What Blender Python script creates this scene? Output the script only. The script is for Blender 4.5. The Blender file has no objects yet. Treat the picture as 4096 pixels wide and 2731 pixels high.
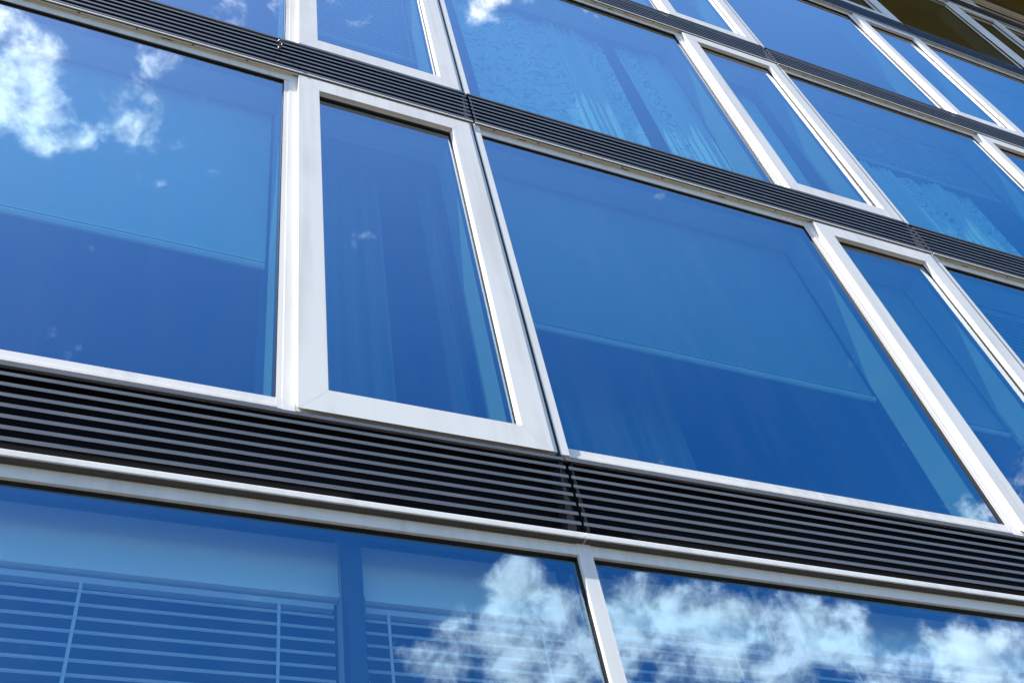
import bpy, math, random
from mathutils import Vector, Matrix

random.seed(7)
SC = bpy.context.scene
COL = SC.collection

# ------------------------------------------------------------------ helpers
class MB:
    """collects shapes that become ONE mesh object"""
    def __init__(self):
        self.v, self.f, self.m = [], [], []
    def poly(self, pts, m=0):
        b = len(self.v)
        self.v += [tuple(p) for p in pts]
        self.f.append(tuple(range(b, b + len(pts)))); self.m.append(m)
    def box(self, x0, x1, y0, y1, z0, z1, m=0, front=None):
        b = len(self.v)
        self.v += [(x0, y0, z0), (x1, y0, z0), (x1, y1, z0), (x0, y1, z0),
                   (x0, y0, z1), (x1, y0, z1), (x1, y1, z1), (x0, y1, z1)]
        for i, q in enumerate(((0, 1, 5, 4), (1, 2, 6, 5), (2, 3, 7, 6), (3, 0, 4, 7), (4, 5, 6, 7), (3, 2, 1, 0))):
            self.f.append(tuple(b + k for k in q))
            self.m.append(front if (front is not None and i == 0) else m)
    def prism_x(self, prof, x0, x1, m=0):
        """profile of (y,z), counter-clockwise seen from +x side or not - closed by caps"""
        b = len(self.v); n = len(prof)
        self.v += [(x0, y, z) for y, z in prof] + [(x1, y, z) for y, z in prof]
        for i in range(n):
            j = (i + 1) % n
            self.f.append((b + i, b + j, b + n + j, b + n + i)); self.m.append(m)
        self.f.append(tuple(b + i for i in reversed(range(n)))); self.m.append(m)
        self.f.append(tuple(b + n + i for i in range(n))); self.m.append(m)
    def ring(self, ox0, ox1, oz0, oz1, ix0, ix1, iz0, iz1, yf, yb, m=0, obf=None):
        """rectangular frame with mitred corners; obf: back z of the outer bottom edge"""
        b = len(self.v)
        of = [(ox0, oz0), (ox1, oz0), (ox1, oz1), (ox0, oz1)]
        ob = [(ox0, oz0 if obf is None else obf), (ox1, oz0 if obf is None else obf), (ox1, oz1), (ox0, oz1)]
        inn = [(ix0, iz0), (ix1, iz0), (ix1, iz1), (ix0, iz1)]
        self.v += [(x, yf, z) for x, z in of] + [(x, yf, z) for x, z in inn]
        self.v += [(x, yb, z) for x, z in ob] + [(x, yb, z) for x, z in inn]
        for i in range(4):
            j = (i + 1) % 4
            for q in ((i, j, 4 + j, 4 + i), (8 + j, 8 + i, 12 + i, 12 + j),
                      (j, i, 8 + i, 8 + j), (4 + i, 4 + j, 12 + j, 12 + i)):
                self.f.append(tuple(b + k for k in q)); self.m.append(m)
    def tube(self, pts, r, n=10, m=0, closed=False):
        P = [Vector(p) for p in pts]; b = len(self.v); k = len(P)
        for i, p in enumerate(P):
            a = P[(i - 1) % k] if (closed or i > 0) else P[0]
            c = P[(i + 1) % k] if (closed or i < k - 1) else P[-1]
            t = (c - a).normalized()
            u = t.cross(Vector((0, 0, 1)))
            if u.length < 1e-4: u = t.cross(Vector((1, 0, 0)))
            u.normalize(); w = t.cross(u)
            for s in range(n):
                A = 2 * math.pi * s / n
                self.v.append(tuple(p + r * (math.cos(A) * u + math.sin(A) * w)))
        for i in range(k if closed else k - 1):
            j = (i + 1) % k
            for s in range(n):
                s2 = (s + 1) % n
                self.f.append((b + i * n + s, b + i * n + s2, b + j * n + s2, b + j * n + s)); self.m.append(m)
        if not closed:
            self.f.append(tuple(b + s for s in reversed(range(n)))); self.m.append(m)
            self.f.append(tuple(b + (k - 1) * n + s for s in range(n))); self.m.append(m)
    def build(self, name, mats, parent=None, loc=(0, 0, 0), smooth=False):
        me = bpy.data.meshes.new(name)
        me.from_pydata(self.v, [], self.f); me.update()
        if not isinstance(mats, (list, tuple)): mats = [mats]
        for x in mats: me.materials.append(x)
        for p, i in zip(me.polygons, self.m):
            p.material_index = i; p.use_smooth = smooth
        import bmesh
        bm = bmesh.new(); bm.from_mesh(me)
        bmesh.ops.recalc_face_normals(bm, faces=bm.faces); bm.to_mesh(me); bm.free()
        o = bpy.data.objects.new(name, me); COL.objects.link(o); o.location = loc
        if parent: o.parent = parent
        return o

def empty(name, loc=(0, 0, 0)):
    o = bpy.data.objects.new(name, None); COL.objects.link(o); o.location = loc; o.empty_display_size = .3
    return o

def tag(o, label=None, cat=None, group=None, kind=None):
    if label: o['label'] = label
    if cat: o['category'] = cat
    if group: o['group'] = group
    if kind: o['kind'] = kind
    return o

def copy_tree(o, parent, loc):
    c = o.copy(); COL.objects.link(c); c.parent = parent; c.location = loc
    for ch in list(o.children):
        d = ch.copy(); COL.objects.link(d); d.parent = c
        for g in list(ch.children):
            e = g.copy(); COL.objects.link(e); e.parent = d
    return c

# ------------------------------------------------------------------ materials
def newmat(name):
    m = bpy.data.materials.new(name); m.use_nodes = True
    nt = m.node_tree; b = nt.nodes['Principled BSDF']
    return m, nt, b

def objcoord(nt, scale=(1, 1, 1)):
    tc = nt.nodes.new('ShaderNodeTexCoord'); oi = nt.nodes.new('ShaderNodeObjectInfo')
    ad = nt.nodes.new('ShaderNodeVectorMath'); ad.operation = 'MULTIPLY_ADD'
    nt.links.new(oi.outputs['Random'], ad.inputs[0]); ad.inputs[1].default_value = (37, 53, 71)
    nt.links.new(tc.outputs['Object'], ad.inputs[2])
    mp = nt.nodes.new('ShaderNodeMapping'); mp.inputs['Scale'].default_value = scale
    nt.links.new(ad.outputs[0], mp.inputs[0])
    return mp.outputs[0]

def simple(name, col, rough=.5, spec=.5, var=.06, scale=(3, 3, 3), metallic=0, bump=0, coat=0):
    m, nt, b = newmat(name)
    n = nt.nodes.new('ShaderNodeTexNoise'); n.inputs['Detail'].default_value = 6; n.inputs['Scale'].default_value = 1
    nt.links.new(objcoord(nt, scale), n.inputs['Vector'])
    r = nt.nodes.new('ShaderNodeMapRange'); r.inputs[1].default_value = .3; r.inputs[2].default_value = .7
    r.inputs[3].default_value = 1 - var; r.inputs[4].default_value = 1 + var
    nt.links.new(n.outputs[0], r.inputs[0])
    mx = nt.nodes.new('ShaderNodeVectorMath'); mx.operation = 'SCALE'; mx.inputs[0].default_value = col
    nt.links.new(r.outputs[0], mx.inputs[3]); nt.links.new(mx.outputs[0], b.inputs['Base Color'])
    b.inputs['Roughness'].default_value = rough
    b.inputs['Specular IOR Level'].default_value = spec
    b.inputs['Metallic'].default_value = metallic
    if coat: b.inputs['Coat Weight'].default_value = coat; b.inputs['Coat Roughness'].default_value = .1
    if bump:
        bn = nt.nodes.new('ShaderNodeBump'); bn.inputs['Strength'].default_value = bump; bn.inputs['Distance'].default_value = .002
        nt.links.new(n.outputs[0], bn.inputs['Height']); nt.links.new(bn.outputs[0], b.inputs['Normal'])
    return m

M = {}
# powder-coated white aluminium: faint vertical rain streaks and specks of dirt
m, nt, b = newmat('white_coated_aluminium'); M['white'] = m
n1 = nt.nodes.new('ShaderNodeTexNoise'); n1.inputs['Scale'].default_value = 1; n1.inputs['Detail'].default_value = 5
nt.links.new(objcoord(nt, (22, 22, .8)), n1.inputs['Vector'])
n2 = nt.nodes.new('ShaderNodeTexNoise'); n2.inputs['Scale'].default_value = 1; n2.inputs['Detail'].default_value = 8
nt.links.new(objcoord(nt, (2.2, 2.2, 2.2)), n2.inputs['Vector'])
mu = nt.nodes.new('ShaderNodeMath'); mu.operation = 'MULTIPLY'
nt.links.new(n1.outputs[0], mu.inputs[0]); nt.links.new(n2.outputs[0], mu.inputs[1])
rp = nt.nodes.new('ShaderNodeValToRGB')
rp.color_ramp.elements[0].position = .22; rp.color_ramp.elements[0].color = (.81, .775, .712, 1)
rp.color_ramp.elements[1].position = .42; rp.color_ramp.elements[1].color = (.70, .665, .61, 1)
nt.links.new(mu.outputs[0], rp.inputs[0]); nt.links.new(rp.outputs[0], b.inputs['Base Color'])
b.inputs['Roughness'].default_value = .5; b.inputs['Specular IOR Level'].default_value = .22

M['slat'] = simple('grey_painted_slats', (.118, .121, .120), .32, .80, .22, (5, 30, 60))
M['hem_stripe'] = simple('dark_hem_cloth', (.06, .062, .065), .9, .1, .03)
M['black'] = simple('black_rubber', (.011, .011, .012), .55, .3, .1)
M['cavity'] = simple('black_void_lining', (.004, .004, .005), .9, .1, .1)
M['bracket'] = simple('dark_bracket_steel', (.014, .015, .019), .5, .5, .1)
M['steel'] = simple('stainless_steel', (.20, .19, .18), .36, .5, .05, (40, 40, 40), 1)
M['seam'] = simple('dirty_seam', (.68, .665, .64), .7, .3, .1)
M['yellow'] = simple('ochre_soffit_boards', (.165, .122, .017), .6, .3, .08, (1.5, 6, 1))
M['beige'] = simple('weathered_trim', (.72, .67, .55), .6, .3, .10, (4, 20, 20))
M['roof'] = simple('roof_felt', (.10, .10, .10), .9, .2, .2)
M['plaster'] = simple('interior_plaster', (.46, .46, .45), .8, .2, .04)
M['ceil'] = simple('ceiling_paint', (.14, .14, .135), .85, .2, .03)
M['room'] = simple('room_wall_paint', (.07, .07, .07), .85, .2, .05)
M['carpet'] = simple('floor_carpet', (.10, .10, .11), .95, .1, .2, (20, 20, 20))
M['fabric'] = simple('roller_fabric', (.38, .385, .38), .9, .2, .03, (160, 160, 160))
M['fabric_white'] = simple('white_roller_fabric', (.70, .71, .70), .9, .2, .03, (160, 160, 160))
M['hem'] = simple('hem_bar_metal', (.86, .86, .86), .4, .4, .02)
M['blind'] = simple('blind_slat_paint', (.90, .90, .90), .45, .4, .02)
_nt = M['blind'].node_tree; _b = _nt.nodes['Principled BSDF']
_t = _nt.nodes.new('ShaderNodeBsdfTranslucent'); _t.inputs[0].default_value = (.95, .95, .95, 1)
_x = _nt.nodes.new('ShaderNodeMixShader'); _x.inputs[0].default_value = .68
_nt.links.new(_b.outputs[0], _x.inputs[1]); _nt.links.new(_t.outputs[0], _x.inputs[2])
_nt.links.new(_x.outputs[0], _nt.nodes['Material Output'].inputs[0])
M['tape'] = simple('blind_ladder_tape', (.62, .64, .68), .8, .2, .03)
M['panel'] = simple('white_laminate_panel', (.86, .88, .85), .6, .3, .02)
M['innerframe'] = simple('dark_inner_mullion', (.05, .055, .06), .5, .4, .05)
M['stone'] = simple('pale_paving', (.068, .060, .048), .85, .2, .15, (1, 1, 1), 0, .2)

# solar-control glass: bluish mirror coat in front, tinted transmission
def schlick(nt, r0, amp, p):
    lw = nt.nodes.new('ShaderNodeLayerWeight'); lw.inputs[0].default_value = .5   # Facing = 1 - cos
    pw = nt.nodes.new('ShaderNodeMath'); pw.operation = 'POWER'; pw.inputs[1].default_value = p
    nt.links.new(lw.outputs['Facing'], pw.inputs[0])
    ma = nt.nodes.new('ShaderNodeMath'); ma.operation = 'MULTIPLY_ADD'
    ma.inputs[1].default_value = amp; ma.inputs[2].default_value = r0; ma.use_clamp = True
    nt.links.new(pw.outputs[0], ma.inputs[0]); return ma.outputs[0]

def glass(name, trans, r0, amp):
    m = bpy.data.materials.new(name); m.use_nodes = True
    nt = m.node_tree; nt.nodes.clear()
    out = nt.nodes.new('ShaderNodeOutputMaterial'); mix = nt.nodes.new('ShaderNodeMixShader')
    tr = nt.nodes.new('ShaderNodeBsdfTransparent'); tr.inputs[0].default_value = (*trans, 1)
    gl = nt.nodes.new('ShaderNodeBsdfGlossy'); gl.inputs['Roughness'].default_value = 0.0
    # the coating tints what it mirrors, less so at grazing angles
    cm = nt.nodes.new('ShaderNodeMix'); cm.data_type = 'RGBA'
    cm.inputs[6].default_value = (.52, .77, 1.0, 1); cm.inputs[7].default_value = (.98, .98, 1.0, 1)
    lw = nt.nodes.new('ShaderNodeLayerWeight'); lw.inputs[0].default_value = .5
    mr = nt.nodes.new('ShaderNodeMapRange'); mr.inputs[1].default_value = .40; mr.inputs[2].default_value = .80
    nt.links.new(lw.outputs['Facing'], mr.inputs[0]); nt.links.new(mr.outputs[0], cm.inputs[0])
    nt.links.new(cm.outputs[2], gl.inputs['Color'])
    nz = nt.nodes.new('ShaderNodeTexNoise'); nz.inputs['Scale'].default_value = 1.3; nz.inputs['Detail'].default_value = 1
    nt.links.new(objcoord(nt), nz.inputs['Vector'])
    bp = nt.nodes.new('ShaderNodeBump'); bp.inputs['Strength'].default_value = .16; bp.inputs['Distance'].default_value = .01
    nt.links.new(nz.outputs[0], bp.inputs['Height']); nt.links.new(bp.outputs[0], gl.inputs['Normal'])
    nt.links.new(schlick(nt, r0, amp, 2.5), mix.inputs[0])
    nt.links.new(tr.outputs[0], mix.inputs[1]); nt.links.new(gl.outputs[0], mix.inputs[2])
    # faint film of dust and dried rain on the outside
    dn = nt.nodes.new('ShaderNodeTexNoise'); dn.inputs['Scale'].default_value = 1; dn.inputs['Detail'].default_value = 7
    nt.links.new(objcoord(nt, (9, 9, 1.3)), dn.inputs['Vector'])
    dr = nt.nodes.new('ShaderNodeMapRange'); dr.inputs[1].default_value = .45; dr.inputs[2].default_value = .75; dr.inputs[4].default_value = .016
    nt.links.new(dn.outputs[0], dr.inputs[0])
    df = nt.nodes.new('ShaderNodeBsdfDiffuse'); df.inputs[0].default_value = (.55, .54, .50, 1)
    m2 = nt.nodes.new('ShaderNodeMixShader'); nt.links.new(dr.outputs[0], m2.inputs[0])
    nt.links.new(mix.outputs[0], m2.inputs[1]); nt.links.new(df.outputs[0], m2.inputs[2])
    nt.links.new(m2.outputs[0], out.inputs[0]); return m
M['glass'] = glass('coated_blue_glass', (.50, .87, .85), .31, .72)
M['glass_low'] = glass('ground_floor_glass', (.80, 1.0, 1.0), .28, .72)
m = bpy.data.materials.new('clear_glass_edge'); m.use_nodes = True; M['clear'] = m
nt = m.node_tree; nt.nodes.clear()
out = nt.nodes.new('ShaderNodeOutputMaterial'); tr = nt.nodes.new('ShaderNodeBsdfTransparent')
tr.inputs[0].default_value = (.97, .99, .98, 1); nt.links.new(tr.outputs[0], out.inputs[0])

# curtains
def curtain_mat(name, base, dark, pattern):
    m, nt, b = newmat(name)
    b.inputs['Roughness'].default_value = .9; b.inputs['Specular IOR Level'].default_value = .1
    tc = nt.nodes.new('ShaderNodeTexCoord')
    if pattern:
        # flowing damask scrolls: contour bands of a warped noise field, thinned by a second one
        mp = nt.nodes.new('ShaderNodeMapping'); mp.inputs['Scale'].default_value = (1, 0.15, 1)
        nt.links.new(tc.outputs['Object'], mp.inputs[0])
        nz = nt.nodes.new('ShaderNodeTexNoise'); nz.inputs['Scale'].default_value = 6.0; nz.inputs['Detail'].default_value = 0.5
        nz.inputs['Distortion'].default_value = 1.1
        nt.links.new(mp.outputs[0], nz.inputs['Vector'])
        s = nt.nodes.new('ShaderNodeMath'); s.operation = 'MULTIPLY'; s.inputs[1].default_value = 34
        nt.links.new(nz.outputs[0], s.inputs[0])
        sn = nt.nodes.new('ShaderNodeMath'); sn.operation = 'SINE'; nt.links.new(s.outputs[0], sn.inputs[0])
        g1 = nt.nodes.new('ShaderNodeMapRange'); g1.inputs[1].default_value = .2; g1.inputs[2].default_value = .7
        nt.links.new(sn.outputs[0], g1.inputs[0])
        n2 = nt.nodes.new('ShaderNodeTexNoise'); n2.inputs['Scale'].default_value = 9; n2.inputs['Detail'].default_value = 1
        nt.links.new(mp.outputs[0], n2.inputs['Vector'])
        g2 = nt.nodes.new('ShaderNodeMapRange'); g2.inputs[1].default_value = .40; g2.inputs[2].default_value = .50
        nt.links.new(n2.outputs[0], g2.inputs[0])
        mu = nt.nodes.new('ShaderNodeMath'); mu.operation = 'MULTIPLY'
        nt.links.new(g1.outputs[0], mu.inputs[0]); nt.links.new(g2.outputs[0], mu.inputs[1])
        mx = nt.nodes.new('ShaderNodeMix'); mx.data_type = 'RGBA'
        mx.inputs[6].default_value = (*base, 1); mx.inputs[7].default_value = (*dark, 1)
        nt.links.new(mu.outputs[0], mx.inputs[0]); nt.links.new(mx.outputs[2], b.inputs['Base Color'])
    else:
        b.inputs['Base Color'].default_value = (*base, 1)
    return m
M['damask'] = curtain_mat('damask_curtain_cloth', (.92, .93, .92), (.50, .52, .55), True)
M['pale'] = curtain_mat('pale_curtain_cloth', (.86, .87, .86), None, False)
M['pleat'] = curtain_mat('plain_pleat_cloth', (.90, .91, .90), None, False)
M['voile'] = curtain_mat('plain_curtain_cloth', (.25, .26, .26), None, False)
M['cap_shade'] = simple('painted_cap_shade', (.09, .085, .075), .7, .2, .15)  # shade below the sill cap, painted as a dark colour

# ------------------------------------------------------------------ dimensions (metres)
# y = 0 is the plane of the raised surrounds and louvres, y = WY that of the flush window frames
BAY = 3.45
FL = [None, 0.0, 3.112, 6.213, 9.36, 12.545]      # storey offsets, rows 1..5
ROOF_Z = 17.62
BAYS = range(-2, 5)
WY = .030

B = empty('office_building', (0, 0, 0))
tag(B, 'blue glass office block with white window frames and dark louvre bands', 'building')

def pane(parent, x0, x1, z0, z1, y, mat):
    p = MB(); w, h = (x1 - x0) / 2, (z1 - z0) / 2
    p.box(-w, w, 0, .010, -h, h, 1, 0)
    return p.build('pane', [M[mat], M['clear']], parent, ((x0 + x1) / 2, y, (z0 + z1) / 2))

# ---- wide fixed window -------------------------------------------------------
def fixed_window(name, top, parent):
    """local x from the joint on its left, local z relative to storey"""
    f = MB(); y = WY
    x0, x1, gx0, gx1 = .0105, 2.4263, .049, 2.356
    zb, zt, gb, gt = 4.462, top - .004, 4.524, top - .085
    f.box(x0, gx0, .012, y + .05, zb, zt)                      # left stile
    f.box(gx0, gx1, y, y + .05, gt, zt)                        # head
    f.box(gx0, gx1, y + .0015, y + .05, 4.470, gb)             # sill face
    f.box(gx0, gx1, y - .004, y + .0015, 4.470, 4.484)         # drip lip of the sill
    f.box(gx1, gx1 + .023, y + .003, y + .05, gb, gt)          # glazing bead on the right
    f.box(gx1, gx1 + .023, y, y + .05, gt, zt)
    f.box(gx1, gx1 + .023, y + .0005, y + .05, 4.470, gb)
    f.box(gx1 + .023, x1, y - .0005, y + .05, zb, zt)          # right stile
    o = f.build(name, M['white'], parent)
    g = MB(); g.ring(gx0, gx1, gb, gt, gx0 + .004, gx1 - .004, gb + .003, gt - .009, y + .0045, y + .062)
    g.build('gasket', M['black'], o)
    pane(o, gx0 + .004, gx1 - .004, gb + .003, gt - .009, y + .0135, 'glass')
    r = MB(); r.ring(gx0 - .045, 2.4245, gb - .05, gt + .06, gx0, gx1, gb, gt, y + .064, .255)
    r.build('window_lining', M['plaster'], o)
    return o

# ---- narrow opening window with raised surround ------------------------------
def opening_window(name, top, parent):
    f = MB()
    ox0, ox1, oz0, oz1 = 2.4275, 3.426, 4.457, top - .048
    ix0, ix1, iz0, iz1 = 2.540, 3.311, 4.577, top - .170
    f.ring(ox0, ox1, oz0, oz1, ix0, ix1, iz0, iz1, 0, WY - .001, 0, 4.505)
    # flush plate behind the raised surround, reaching the joint
    f.ring(2.4275, 3.428, 4.470, top - .004, ix0 - .002, ix1 + .002, iz0 - .002, iz1 + .002, WY, WY + .05)
    f.box(3.4285, 3.4475, .012, WY + .05, 4.470, top - .004)
    # mitre seams
    w = .0006
    for (a, bq) in (((ox0, oz0), (ix0, iz0)), ((ox1, oz0), (ix1, iz0)), ((ox1, oz1), (ix1, iz1)), ((ox0, oz1), (ix0, iz1))):
        dx, dz = bq[0] - a[0], bq[1] - a[1]; l = math.hypot(dx, dz); nx, nzz = -dz / l * w, dx / l * w
        q = [(a[0] + nx, -.0004, a[1] + nzz), (a[0] - nx, -.0004, a[1] - nzz), (bq[0] - nx, -.0004, bq[1] - nzz), (bq[0] + nx, -.0004, bq[1] + nzz)]
        f.poly(q, 1)
    o = f.build(name, [M['white'], M['seam']], parent)
    s = MB(); s.ring(ix0, ix1, iz0, iz1, ix0 + .006, ix1 - .006, iz0 + .006, iz1 - .006, .023, .0285)
    s.build('sash', M['white'], o)
    g = MB(); g.ring(ix0 + .0005, ix1 - .0005, iz0 + .0005, iz1 - .0005, ix0 + .009, ix1 - .009, iz0 + .009, iz1 - .020, .029, .094)
    g.build('gasket', M['black'], o)
    pane(o, ix0 + .009, ix1 - .009, iz0 + .009, iz1 - .020, .036, 'glass')
    r = MB(); r.ring(2.4265, 3.395, iz0 - .07, iz1 + .10, ix0 + .004, ix1 - .004, iz0, iz1, .096, .255)
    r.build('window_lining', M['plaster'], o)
    return o

SR = random.Random(11)
# ---- louvre panel ------------------------------------------------------------
def louvre_panel(parent):
    f = MB()
    x0, x1 = .0215, 3.4590
    for i in range(8):
        z = .0275 + .0465 * i + SR.uniform(-.0006, .0006); e0, e1 = SR.uniform(-.001, .001), SR.uniform(-.001, .001)
        f.box(x0 + e0, x1 + e1, .0, .0017, z, z + .0155)
        if i == 7: f.box(x0, x1, .0017, .024, z + .0125, z + .0155)
    o = f.build('louvre_panel', M['slat'], parent)
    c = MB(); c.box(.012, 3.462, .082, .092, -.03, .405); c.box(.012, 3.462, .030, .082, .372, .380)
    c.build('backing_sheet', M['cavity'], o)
    for x in (.030, 3.428):
        k = MB(); k.box(x, x + .022, .060, .081, .012, .371); k.box(x + .009, x + .012, .004, .060, .012, .371)
        k.build('bracket', M['bracket'], o)
    return o

def underside_rail(parent):
    """slim white drip rail and beige closing sheet under an upper louvre panel"""
    f = MB(); x0, x1 = .0225, 3.4580
    f.box(x0, x1, -.0045, .0005, 0, .010)
    f.box(x0, x1, .0005, .008, .004, .0135, 1)
    f.box(x0, x1, .008, .0295, -.001, .010, 2)
    f.box(x0, x1, .018, .019, -.0018, -.001, 1)                      # joint between the two beige sheets
    f.box(x0, x1, .0245, .029, -.005, -.001, 2)
    for i in range(12):                                              # screws
        x = .14 + i * .286
        f.box(x, x + .011, .010, .015, -.0022, -.001, 1)
    for i in range(5):                                               # drain slots
        x = .30 + i * .70
        f.box(x, x + .055, .020, .023, -.0024, -.001, 1)
    return f.build('drip_rail', [M['white'], M['black'], M['beige']], parent)

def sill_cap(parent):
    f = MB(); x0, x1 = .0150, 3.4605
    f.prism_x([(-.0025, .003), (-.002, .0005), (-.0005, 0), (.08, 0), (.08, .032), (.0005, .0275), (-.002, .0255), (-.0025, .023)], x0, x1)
    f.box(x0 + .002, x1 - .002, .003, .0295, -.002, -.0005, 1)  # dark strip added to paint the shade under the cap
    return f.build('sill_cap', [M['white'], M['cap_shade']], parent)

TOP = 7.19
W0 = fixed_window('fixed_window', TOP, B); N0 = opening_window('opening_window', TOP, B)
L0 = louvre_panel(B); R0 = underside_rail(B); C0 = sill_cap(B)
PR = random.Random(5)
def put(proto, loc, used):
    if proto.name not in used:
        used[proto.name] = 1; proto.location = loc; o = proto
    else:
        o = copy_tree(proto, B, loc)
    for ch in o.children:                      # no two panes are glazed quite in the same plane
        if ch.name.startswith('pane'):
            ch.rotation_euler = (PR.uniform(-.0018, .0018), 0, PR.uniform(-.0018, .0018))
    return o
used = {}
for r in range(1, 5):
    for k in BAYS:
        put(W0, (k * BAY, 0, FL[r]), used)
        put(N0, (k * BAY, 0, FL[r]), used)
for r in range(1, 6):
    for k in BAYS:
        if r == 1:
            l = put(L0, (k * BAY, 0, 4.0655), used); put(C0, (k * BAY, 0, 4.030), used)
        else:
            base = 7.17 + FL[r - 1]; sc = (4.452 + FL[r] - base) / .369
            l = put(L0, (k * BAY, 0, base), used); l.scale.z = sc
            put(R0, (k * BAY, 0, base), used)
# the low clerestory windows under the eaves
W5 = fixed_window('clerestory_window', 5.055, B); N5 = opening_window('clerestory_vent', 5.055, B)
for k in BAYS:
    put(W5, (k * BAY, 0, FL[5]), used); put(N5, (k * BAY, 0, FL[5]), used)

# black joint seal in every joint between the units
js = MB(); js.box(-.0022, .0102, .0145, WY + .05, 4.30, ROOF_Z - .03)
J0 = js.build('joint_seal', M['black'], B)
for k in BAYS:
    if k == -2: J0.location = (k * BAY, 0, 0)
    else: copy_tree(J0, B, (k * BAY, 0, 0))

# ---- ground floor glazing ----------------------------------------------------
def ground_window(parent):
    f = MB(); y = WY
    gt = 3.977
    f.box(.039, 3.434, y, y + .05, gt, 4.0265)                 # head rail
    f.box(-.016, .039, y - .003, y + .05, .15, 4.0275)         # post
    f.box(.039, 3.434, y, y + .05, .15, .30)                   # bottom rail
    o = f.build('ground_floor_window', M['white'], parent)
    g = MB(); g.ring(.039, 3.434, .30, gt, .043, 3.430, .305, gt - .006, y + .014, y + .062)
    g.build('gasket', M['black'], o)
    pane(o, .043, 3.430, .305, gt - .006, y + .0225, 'glass_low')
    return o
G0 = ground_window(B)
for k in BAYS: put(G0, (k * BAY, 0, 0), used)
pl = MB(); pl.box(-2 * BAY - .04, 5 * BAY, .031, .09, 0, .15); pl.build('plinth', M['roof'], B)

# inner mullions and white transom panels behind the ground floor glass
for (a, bq) in ((-.830, -.777), (.866, .922)):
    q = MB(); q.box(a, bq, .13, .195, .15, 4.30, 1); q.box(a - .004, bq + .004, .195, .24, .15, 4.30, 0)
    q.build('inner_mullion', [M['plaster'], M['innerframe']], B)
for (a, bq) in ((-3.40, -.836), (-.752, -.02), (.045, .855), (.99, 3.41)):
    q = MB(); q.box(a, bq, .205, .225, 3.830, 4.04); q.box(a, bq, .195, .235, 3.810, 3.830)
    q.build('transom_panel', M['panel'], B)

# ---- eaves -------------------------------------------------------------------
X0, X1 = -2 * BAY - .3, 5 * BAY + .3
ev = MB()
ev.box(X0, X1, -.82, -.075, ROOF_Z, ROOF_Z + .06, 0)
ev.box(X0, X1, -.075, -.045, ROOF_Z - .012, ROOF_Z + .06, 1)
ev.box(X0, X1, -.045, .029, ROOF_Z - .006, ROOF_Z + .06, 2)
ev.box(X0, X1, -.84, 7, ROOF_Z + .061, ROOF_Z + .36, 3)
ev.build('roof_overhang', [M['yellow'], M['roof'], M['beige'], M['roof']], B)

# ---- shell behind the facade: floor slabs, spandrels, partitions, rear wall -------
levels = [(4.03, 4.50)] + [(7.12 + FL[r], 4.50 + FL[r + 1]) for r in range(1, 5)] + [(17.52, 17.61)]
for (a, bq) in levels:
    s = MB()
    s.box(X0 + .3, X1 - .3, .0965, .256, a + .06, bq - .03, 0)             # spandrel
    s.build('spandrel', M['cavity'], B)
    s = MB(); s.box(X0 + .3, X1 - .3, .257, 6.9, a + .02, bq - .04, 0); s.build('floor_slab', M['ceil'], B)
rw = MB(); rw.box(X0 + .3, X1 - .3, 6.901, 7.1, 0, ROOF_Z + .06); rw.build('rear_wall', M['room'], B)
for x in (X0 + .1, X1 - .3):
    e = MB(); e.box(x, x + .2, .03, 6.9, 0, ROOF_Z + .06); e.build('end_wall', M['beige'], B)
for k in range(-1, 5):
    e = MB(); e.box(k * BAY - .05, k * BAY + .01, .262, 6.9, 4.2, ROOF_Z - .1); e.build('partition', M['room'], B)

# ---- eye bolt on the louvre band ------------------------------------------------
eb = MB()
cx, cy, cz = -1.134, -.033, 7.418
eb.tube([(cx + .0150 * math.cos(t), cy + .0150 * math.sin(t), cz + .003 * math.sin(t)) for t in [2 * math.pi * i / 28 for i in range(28)]], .0055, 10, 0, True)
eb.tube([(cx, cy + .018, cz), (cx, .003, cz)], .0048, 10)
eb.tube([(cx, -.005, cz), (cx, -.0003, cz)], .009, 6)
ebo = eb.build('eye_bolt', M['steel'], B, smooth=True)

# ------------------------------------------------------------------ blinds and curtains (things of their own)
def roller_blind(x0, x1, ztop, zhem, label, y=.27, cloth='fabric'):
    o = empty('roller_blind', ((x0 + x1) / 2, y, zhem)); w = (x1 - x0) / 2
    f = MB(); f.box(-w, w, 0, .003, .02, ztop - zhem); f.build('fabric', M[cloth], o)
    q = MB(); q.box(-w, w, -.0015, .0, .0245, .046); q.build('hem_band', M['hem_stripe'], o)  # darker stripe of cloth just above the hem bar
    h = MB(); h.prism_x([(-.004, -.004), (.008, -.004), (.008, .024), (-.010, .024), (-.016, .011)], -w + .004, w - .004); h.build('hem_bar', M['hem'], o)
    t = MB(); t.tube([(-w, .02, ztop - zhem), (w, .02, ztop - zhem)], .028, 12); t.build('roller_tube', M['hem'], o)
    return tag(o, label, 'roller blind', 'white roller blinds drawn part way')
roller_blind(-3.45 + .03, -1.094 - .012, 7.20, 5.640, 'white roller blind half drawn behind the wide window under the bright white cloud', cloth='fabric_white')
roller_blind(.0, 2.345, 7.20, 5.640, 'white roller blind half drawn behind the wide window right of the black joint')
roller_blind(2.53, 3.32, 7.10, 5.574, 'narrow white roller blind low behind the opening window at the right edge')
roller_blind(6.96, 9.25, 13.40, 10.85, 'closed white roller blind behind the wide window under the eaves reflection')

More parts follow.
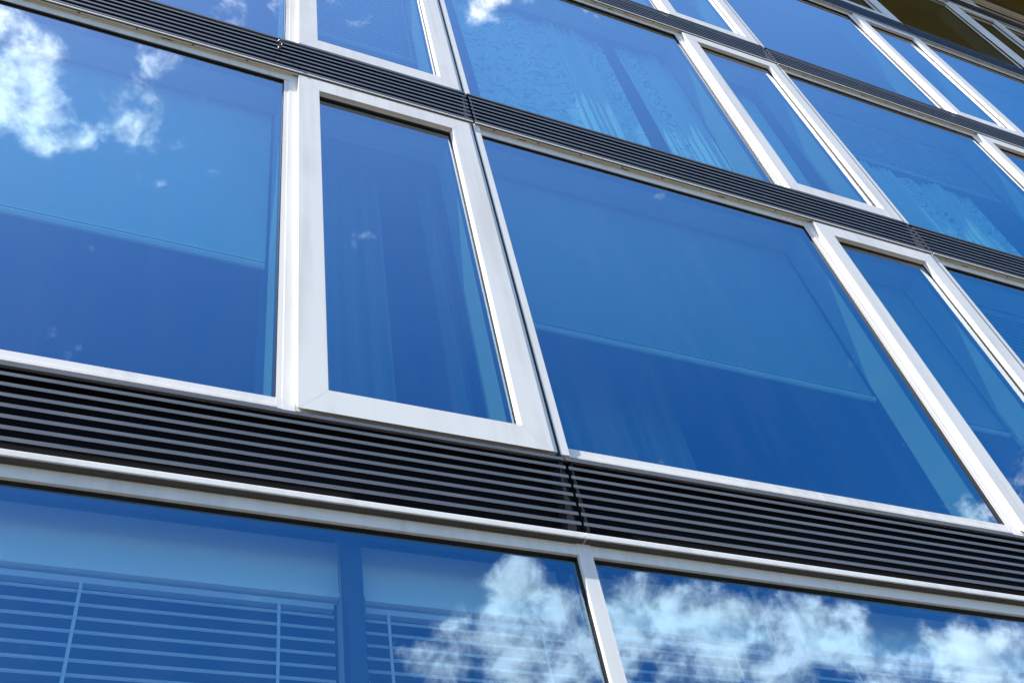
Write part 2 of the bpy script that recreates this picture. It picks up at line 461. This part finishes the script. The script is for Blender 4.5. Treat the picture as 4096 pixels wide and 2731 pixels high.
def venetian(x0, x1, ztop, zbot, pitch, sw, tilt, tapes, label, group, y=.23, thick=.0016, lip=0):
    o = empty('venetian_blind', ((x0 + x1) / 2, y, zbot)); w = (x1 - x0) / 2; H = ztop - zbot
    f = MB(); n = int((H - .03) / pitch)
    for i in range(n):
        z = H - .042 - i * pitch
        dy, dz = sw / 2 * math.cos(tilt), sw / 2 * math.sin(tilt)
        f.prism_x([(-dy, z - dz), (0, z + sw * .05), (dy, z + dz), (dy, z + dz + thick), (0, z + sw * .05 + thick), (-dy, z - dz + thick)], -w, w)
        if lip: f.prism_x([(-dy - .0006, z - dz - lip), (-dy - .003, z - dz - lip * .5), (-dy - .0006, z - dz + thick), (-dy - .0001, z - dz + thick), (-dy - .0001, z - dz - lip)], -w, w)
    f.build('slats', M['blind'], o)
    h = MB(); h.box(-w, w, -.014, .014, H - .022, H); h.build('head_rail', M['tape'], o)
    h = MB(); h.box(-w, w, -.012, .012, 0, .012); h.build('bottom_rail', M['blind'], o)
    for t in tapes:
        q = MB(); q.box(t - (x0 + x1) / 2 - .005, t - (x0 + x1) / 2 + .005, -sw / 2 - .0055, -sw / 2 - .0045, .012, H - .024)
        q.build('ladder_tape', M['tape'], o)
    return tag(o, label, 'venetian blind', group)
GV = 'open venetian blinds on the ground floor'
venetian(-3.38, -.850, 3.800, 2.25, .0465, .026, .40, (-2.55, -1.61, -1.027), 'open white venetian blind at the lower left, nearest to the viewer', GV, lip=.010)
venetian(-.745, .0, 3.800, 2.25, .0465, .026, .40, (-.67, -.12), 'narrow open venetian blind seen through the cloud left of the ground floor post', GV, lip=.010)
venetian(.06, .835, 3.800, 2.25, .0465, .026, .40, (.15, .66), 'narrow venetian blind between the ground floor post and the dark inner mullion', GV, lip=.010)
venetian(1.01, 3.38, 3.800, 2.25, .0465, .026, .40, (1.21, 2.2, 3.1), 'wide venetian blind behind cloud reflections at the lower right corner', GV, lip=.010)
GU = 'finely slatted blinds on the upper floors'
venetian(-.92, -.13, 10.12, 8.50, .045, .034, 1.0, (-.165,), 'thin slatted blind behind the narrow window above the eye bolt', GU, y=.285, thick=.001)
venetian(3.50, 5.82, 10.20, 9.35, .045, .034, 1.0, (4.0, 5.2), 'thin slatted blind ending halfway down above a patterned curtain', GU, y=.28, thick=.001)
venetian(3.50, 5.82, 7.1, 4.75, .045, .034, 1.0, (4.0, 5.2), 'thin slatted blind behind the window cut by the right edge', GU, y=.285, thick=.001)

def curtain(x0, x1, z0, z1, prof, mat, label, group=None, y=.30, plain=()):
    """cloth with folds; prof(u, t) gives the depth offset, t = 0 bottom .. 1 top"""
    w = x1 - x0; n = int(w / .0035); mrow = 12
    V, F = [], []
    for s in (0, 1):
        for j in range(mrow + 1):
            t = j / mrow
            for i in range(n + 1):
                u = i / n
                V.append((u * w - w / 2 + .012 * math.sin(3.1 * t + 5 * u), prof(u * w, t) + s * .002, t * (z1 - z0)))
    N = (mrow + 1) * (n + 1); idx = lambda s, j, i: s * N + j * (n + 1) + i
    for j in range(mrow):
        for i in range(n):
            F.append((idx(0, j, i), idx(0, j, i + 1), idx(0, j + 1, i + 1), idx(0, j + 1, i)))
            F.append((idx(1, j, i + 1), idx(1, j, i), idx(1, j + 1, i), idx(1, j + 1, i + 1)))
    for i in range(n):
        F.append((idx(1, 0, i), idx(1, 0, i + 1), idx(0, 0, i + 1), idx(0, 0, i)))
        F.append((idx(0, mrow, i), idx(0, mrow, i + 1), idx(1, mrow, i + 1), idx(1, mrow, i)))
    for j in range(mrow):
        F.append((idx(1, j, 0), idx(0, j, 0), idx(0, j + 1, 0), idx(1, j + 1, 0)))
        F.append((idx(0, j, n), idx(1, j, n), idx(1, j + 1, n), idx(0, j + 1, n)))
    me = bpy.data.meshes.new('curtain'); me.from_pydata(V, [], F); me.update(); me.materials.append(mat); me.materials.append(M['pleat'])
    for p in me.polygons:
        p.use_smooth = True; cx_ = p.center.x + w / 2
        if any(a <= cx_ <= b for a, b in plain): p.material_index = 1
    o = bpy.data.objects.new('curtain', me); COL.objects.link(o); o.location = ((x0 + x1) / 2, y, z0)
    return tag(o, label, 'curtain', group)

def folds(zones, flat=.014, ff=26):
    """zones: (from, to, amplitude, pleats per metre) of gathered cloth"""
    def p(u, t):
        d = flat * math.sin(ff * u + 1.3 * math.sin(3.1 * u) + .5 * t)
        for (lo, hi, amp, fr) in zones:
            k = max(0, min(1, (u - lo) / .05 + .5)) * max(0, min(1, (hi - u) / .05 + .5))
            ph = 2 * math.pi * fr * u + 2.0 * math.sin(9 * u) + 1.2 * (t - .5) * math.sin(13 * u)
            d += k * amp * (math.sin(ph) + .35 * math.sin(2.3 * ph + 1))
        return d
    return p
GC = 'damask patterned curtains'
curtain(.32, 1.69, 7.40, 10.20, folds([(.84, 1.15, .030, 17)]), M['damask'], 'damask curtain with a gathered fold, left one in the big second storey window', GC, plain=((.83, 1.16),))
curtain(1.86, 2.44, 7.40, 10.20, folds([(.0, .10, .02, 18), (.22, .60, .026, 20)]), M['damask'], 'pleated damask curtain, right one in the big second storey window', GC, plain=((0, .1), (.22, .6)))
curtain(3.55, 5.40, 7.40, 9.32, folds([(.0, .12, .02, 16), (.55, .95, .03, 17), (1.3, 1.6, .03, 16)]), M['damask'], 'damask curtain hanging below a slatted blind at the right', GC, y=.33, plain=((.55, .95), (1.3, 1.6)))
GP = 'plain sheer curtains in narrow windows'
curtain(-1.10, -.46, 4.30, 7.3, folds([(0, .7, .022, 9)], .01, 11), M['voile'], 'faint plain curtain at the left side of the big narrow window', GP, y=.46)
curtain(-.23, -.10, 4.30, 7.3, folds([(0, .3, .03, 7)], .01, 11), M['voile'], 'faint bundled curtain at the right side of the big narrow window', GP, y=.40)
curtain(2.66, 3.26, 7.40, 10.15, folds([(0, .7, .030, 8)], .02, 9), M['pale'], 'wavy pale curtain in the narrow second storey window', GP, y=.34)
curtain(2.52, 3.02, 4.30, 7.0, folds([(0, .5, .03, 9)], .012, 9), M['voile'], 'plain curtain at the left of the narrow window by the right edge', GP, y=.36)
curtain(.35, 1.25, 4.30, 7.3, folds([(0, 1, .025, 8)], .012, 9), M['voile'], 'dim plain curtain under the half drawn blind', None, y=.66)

# ------------------------------------------------------------------ ground
gm = MB(); gm.poly([(-400, -400, 0), (400, -400, 0), (400, 400, 0), (-400, 400, 0)])
tag(gm.build('ground', M['stone']), 'pale paved forecourt in front of the facade', None, None, 'structure')

# ------------------------------------------------------------------ sky with clouds
W = bpy.data.worlds.new('World'); SC.world = W; W.use_nodes = True
nt = W.node_tree; bg = nt.nodes['Background']; bg.inputs['Strength'].default_value = .126
SUN = Vector((-.61, -.185, 1.0)).normalized()
sk = nt.nodes.new('ShaderNodeTexSky'); sk.sky_type = 'NISHITA'; sk.sun_disc = False
sk.sun_elevation = math.asin(SUN.z); sk.sun_rotation = math.atan2(SUN.x, SUN.y) % (2 * math.pi)
sk.air_density = 1.0; sk.dust_density = .8; sk.ozone_density = 2.2
hs = nt.nodes.new('ShaderNodeHueSaturation'); hs.inputs['Saturation'].default_value = 1.42
hs.inputs['Hue'].default_value = .5035
nt.links.new(sk.outputs[0], hs.inputs['Color'])
tc = nt.nodes.new('ShaderNodeTexCoord'); sp = nt.nodes.new('ShaderNodeSeparateXYZ')
nt.links.new(tc.outputs['Generated'], sp.inputs[0])
def math_(op, a, b=None, c=None, clamp=False):
    n = nt.nodes.new('ShaderNodeMath'); n.operation = op; n.use_clamp = clamp
    for i, v in enumerate((a, b, c)):
        if v is None: continue
        if isinstance(v, (int, float)): n.inputs[i].default_value = v
        else: nt.links.new(v, n.inputs[i])
    return n.outputs[0]
zc = math_('MAXIMUM', sp.outputs[2], .06)
px = math_('DIVIDE', sp.outputs[0], zc); py = math_('DIVIDE', sp.outputs[1], zc)
cb = nt.nodes.new('ShaderNodeCombineXYZ'); nt.links.new(px, cb.inputs[0]); nt.links.new(py, cb.inputs[1])
P = cb.outputs[0]
# cloud fields: centre (x,y) on the cloud layer, radius, strength
BL = [(-.152, -.560, .045, .80), (-.112, -.553, .034, .60), (-.158, -.478, .034, .60), (-.12, -.505, .024, .36), (-.109, -.607, .018, .55), (-.078, -.594, .020, .56),
      (-.063, -.507, .022, .13), (-.085, -.458, .022, .24), (-.035, -.52, .022, .16), (-.02, -.47, .03, .30), (.00, -.52, .08, .20), (.01, -.60, .06, .22), (-.04, -.56, .04, .22),
      (.054, -.40, .05, .40), (.143, -.366, .04, .36), (.265, -.325, .028, .56), (.30, -.31, .03, .3), (.359, -.285, .02, .45), (.249, -.548, .022, .30), (.227, -.608, .022, .30),
      (0.616, -1.124, 0.034, 0.43), (0.665, -1.215, 0.084, 0.79), (0.602, -1.373, 0.101, 0.75), (0.761, -1.371, 0.123, 0.83), (0.800, -1.285, 0.090, 0.69),
      (0.878, -1.164, 0.090, 0.69), (0.894, -1.315, 0.101, 0.73), (1.030, -1.265, 0.112, 0.73), (1.100, -1.195, 0.101, 0.65), (1.223, -1.153, 0.101, 0.61),
      (1.200, -1.330, 0.112, 0.61), (1.340, -1.240, 0.112, 0.59), (1.530, -1.186, 0.123, 0.57), (1.500, -1.330, 0.112, 0.53), (1.720, -1.222, 0.146, 0.65), (1.360, -0.885, 0.078, 0.59), (1.370, -0.765, 0.067, 0.55),
      (-.7, -1.2, .35, .5), (-.2, -2.0, .5, .5), (1.6, .6, .6, .5), (-1.2, .9, .7, .5), (2.6, -2.4, .8, .6), (.2, 1.6, .5, .5), (-2.4, -.4, .6, .5)]
DIR = tc.outputs['Generated']
cov = None
for (x, y, r, a) in BL:
    c = Vector((x, y, 1)).normalized(); el = c.z
    d = nt.nodes.new('ShaderNodeVectorMath'); d.operation = 'DISTANCE'
    nt.links.new(DIR, d.inputs[0]); d.inputs[1].default_value = c
    q = math_('DIVIDE', d.outputs['Value'], r * el ** 1.5); q = math_('MULTIPLY', q, q); q = math_('MULTIPLY', q, -1)
    e = math_('EXPONENT', q); cov = math_('MULTIPLY_ADD', e, a, 0.0 if cov is None else cov)
cov = math_('MINIMUM', cov, .86)
def noise(scale, detail, rough, dist=0, off=None):
    n = nt.nodes.new('ShaderNodeTexNoise'); n.inputs['Scale'].default_value = scale; n.inputs['Detail'].default_value = detail
    n.inputs['Roughness'].default_value = rough; n.inputs['Distortion'].default_value = dist
    if off:
        o = nt.nodes.new('ShaderNodeVectorMath'); o.operation = 'ADD'; o.inputs[1].default_value = off
        nt.links.new(DIR, o.inputs[0]); nt.links.new(o.outputs[0], n.inputs['Vector'])
    else: nt.links.new(DIR, n.inputs['Vector'])
    return n.outputs[0]
fb = noise(30, 9, .60, .15)
den = math_('ADD', math_('MULTIPLY', fb, 1.9), cov)
mr = nt.nodes.new('ShaderNodeMapRange'); mr.interpolation_type = 'SMOOTHSTEP'
mr.inputs[1].default_value = 1.27; mr.inputs[2].default_value = 1.96; nt.links.new(den, mr.inputs[0])
# thin high haze that pales the upper sky
hz = nt.nodes.new('ShaderNodeMapRange'); hz.interpolation_type = 'SMOOTHSTEP'
hz.inputs[1].default_value = .62; hz.inputs[2].default_value = .92; nt.links.new(sp.outputs[2], hz.inputs[0])
hv = nt.nodes.new('ShaderNodeVectorMath'); hv.operation = 'MULTIPLY_ADD'
nt.links.new(hz.outputs[0], hv.inputs[0]); hv.inputs[1].default_value = (.48, .68, 1.02); nt.links.new(hs.outputs[0], hv.inputs[2])
# cloud sides facing the sun are painted brighter, the far sides darker
fb_sun = noise(30, 5, .60, .15, tuple(SUN * .014))
cb2 = math_('MINIMUM', math_('MAXIMUM', math_('MULTIPLY_ADD', math_('SUBTRACT', fb, fb_sun), 1.5, .98), .76), 1.22)
cc = nt.nodes.new('ShaderNodeVectorMath'); cc.operation = 'SCALE'; cc.inputs[0].default_value = (10.2, 10.2, 10.4)
nt.links.new(cb2, cc.inputs[3])
cl = nt.nodes.new('ShaderNodeMix'); cl.data_type = 'RGBA'
nt.links.new(math_('MULTIPLY', mr.outputs[0], .86), cl.inputs[0]); nt.links.new(hv.outputs[0], cl.inputs[6]); nt.links.new(cc.outputs[0], cl.inputs[7])
nt.links.new(cl.outputs[2], bg.inputs[0])

# ------------------------------------------------------------------ sun
sd = bpy.data.lights.new('sun', 'SUN'); sd.energy = 5.0; sd.angle = math.radians(.53); sd.color = (1, .95, .87)
so = bpy.data.objects.new('sun', sd); COL.objects.link(so)
so.rotation_euler = SUN.to_track_quat('Z', 'Y').to_euler(); so.location = SUN * 60

# ------------------------------------------------------------------ camera
cd = bpy.data.cameras.new('camera'); cd.sensor_width = 36; cd.lens = 36.562; cd.clip_end = 2000; cd.clip_start = .05
co = bpy.data.objects.new('camera', cd); COL.objects.link(co)
rt = Vector((0.91810947, -0.36477544, -0.15496412)); up = Vector((-0.19266264, -0.7524735, 0.62981326)); fw = Vector((0.3463468, 0.54838172, 0.76113164))
co.matrix_world = Matrix(((rt.x, up.x, -fw.x, -1.643), (rt.y, up.y, -fw.y, -2.456), (rt.z, up.z, -fw.z, 1.70), (0, 0, 0, 1)))
SC.camera = co
SC.view_settings.view_transform = 'Standard'; SC.view_settings.look = 'None'
SC.view_settings.exposure = 1.02; SC.view_settings.gamma = 1
SC.cycles.max_bounces = 10; SC.cycles.transparent_max_bounces = 24
SC.cycles.use_denoising = True
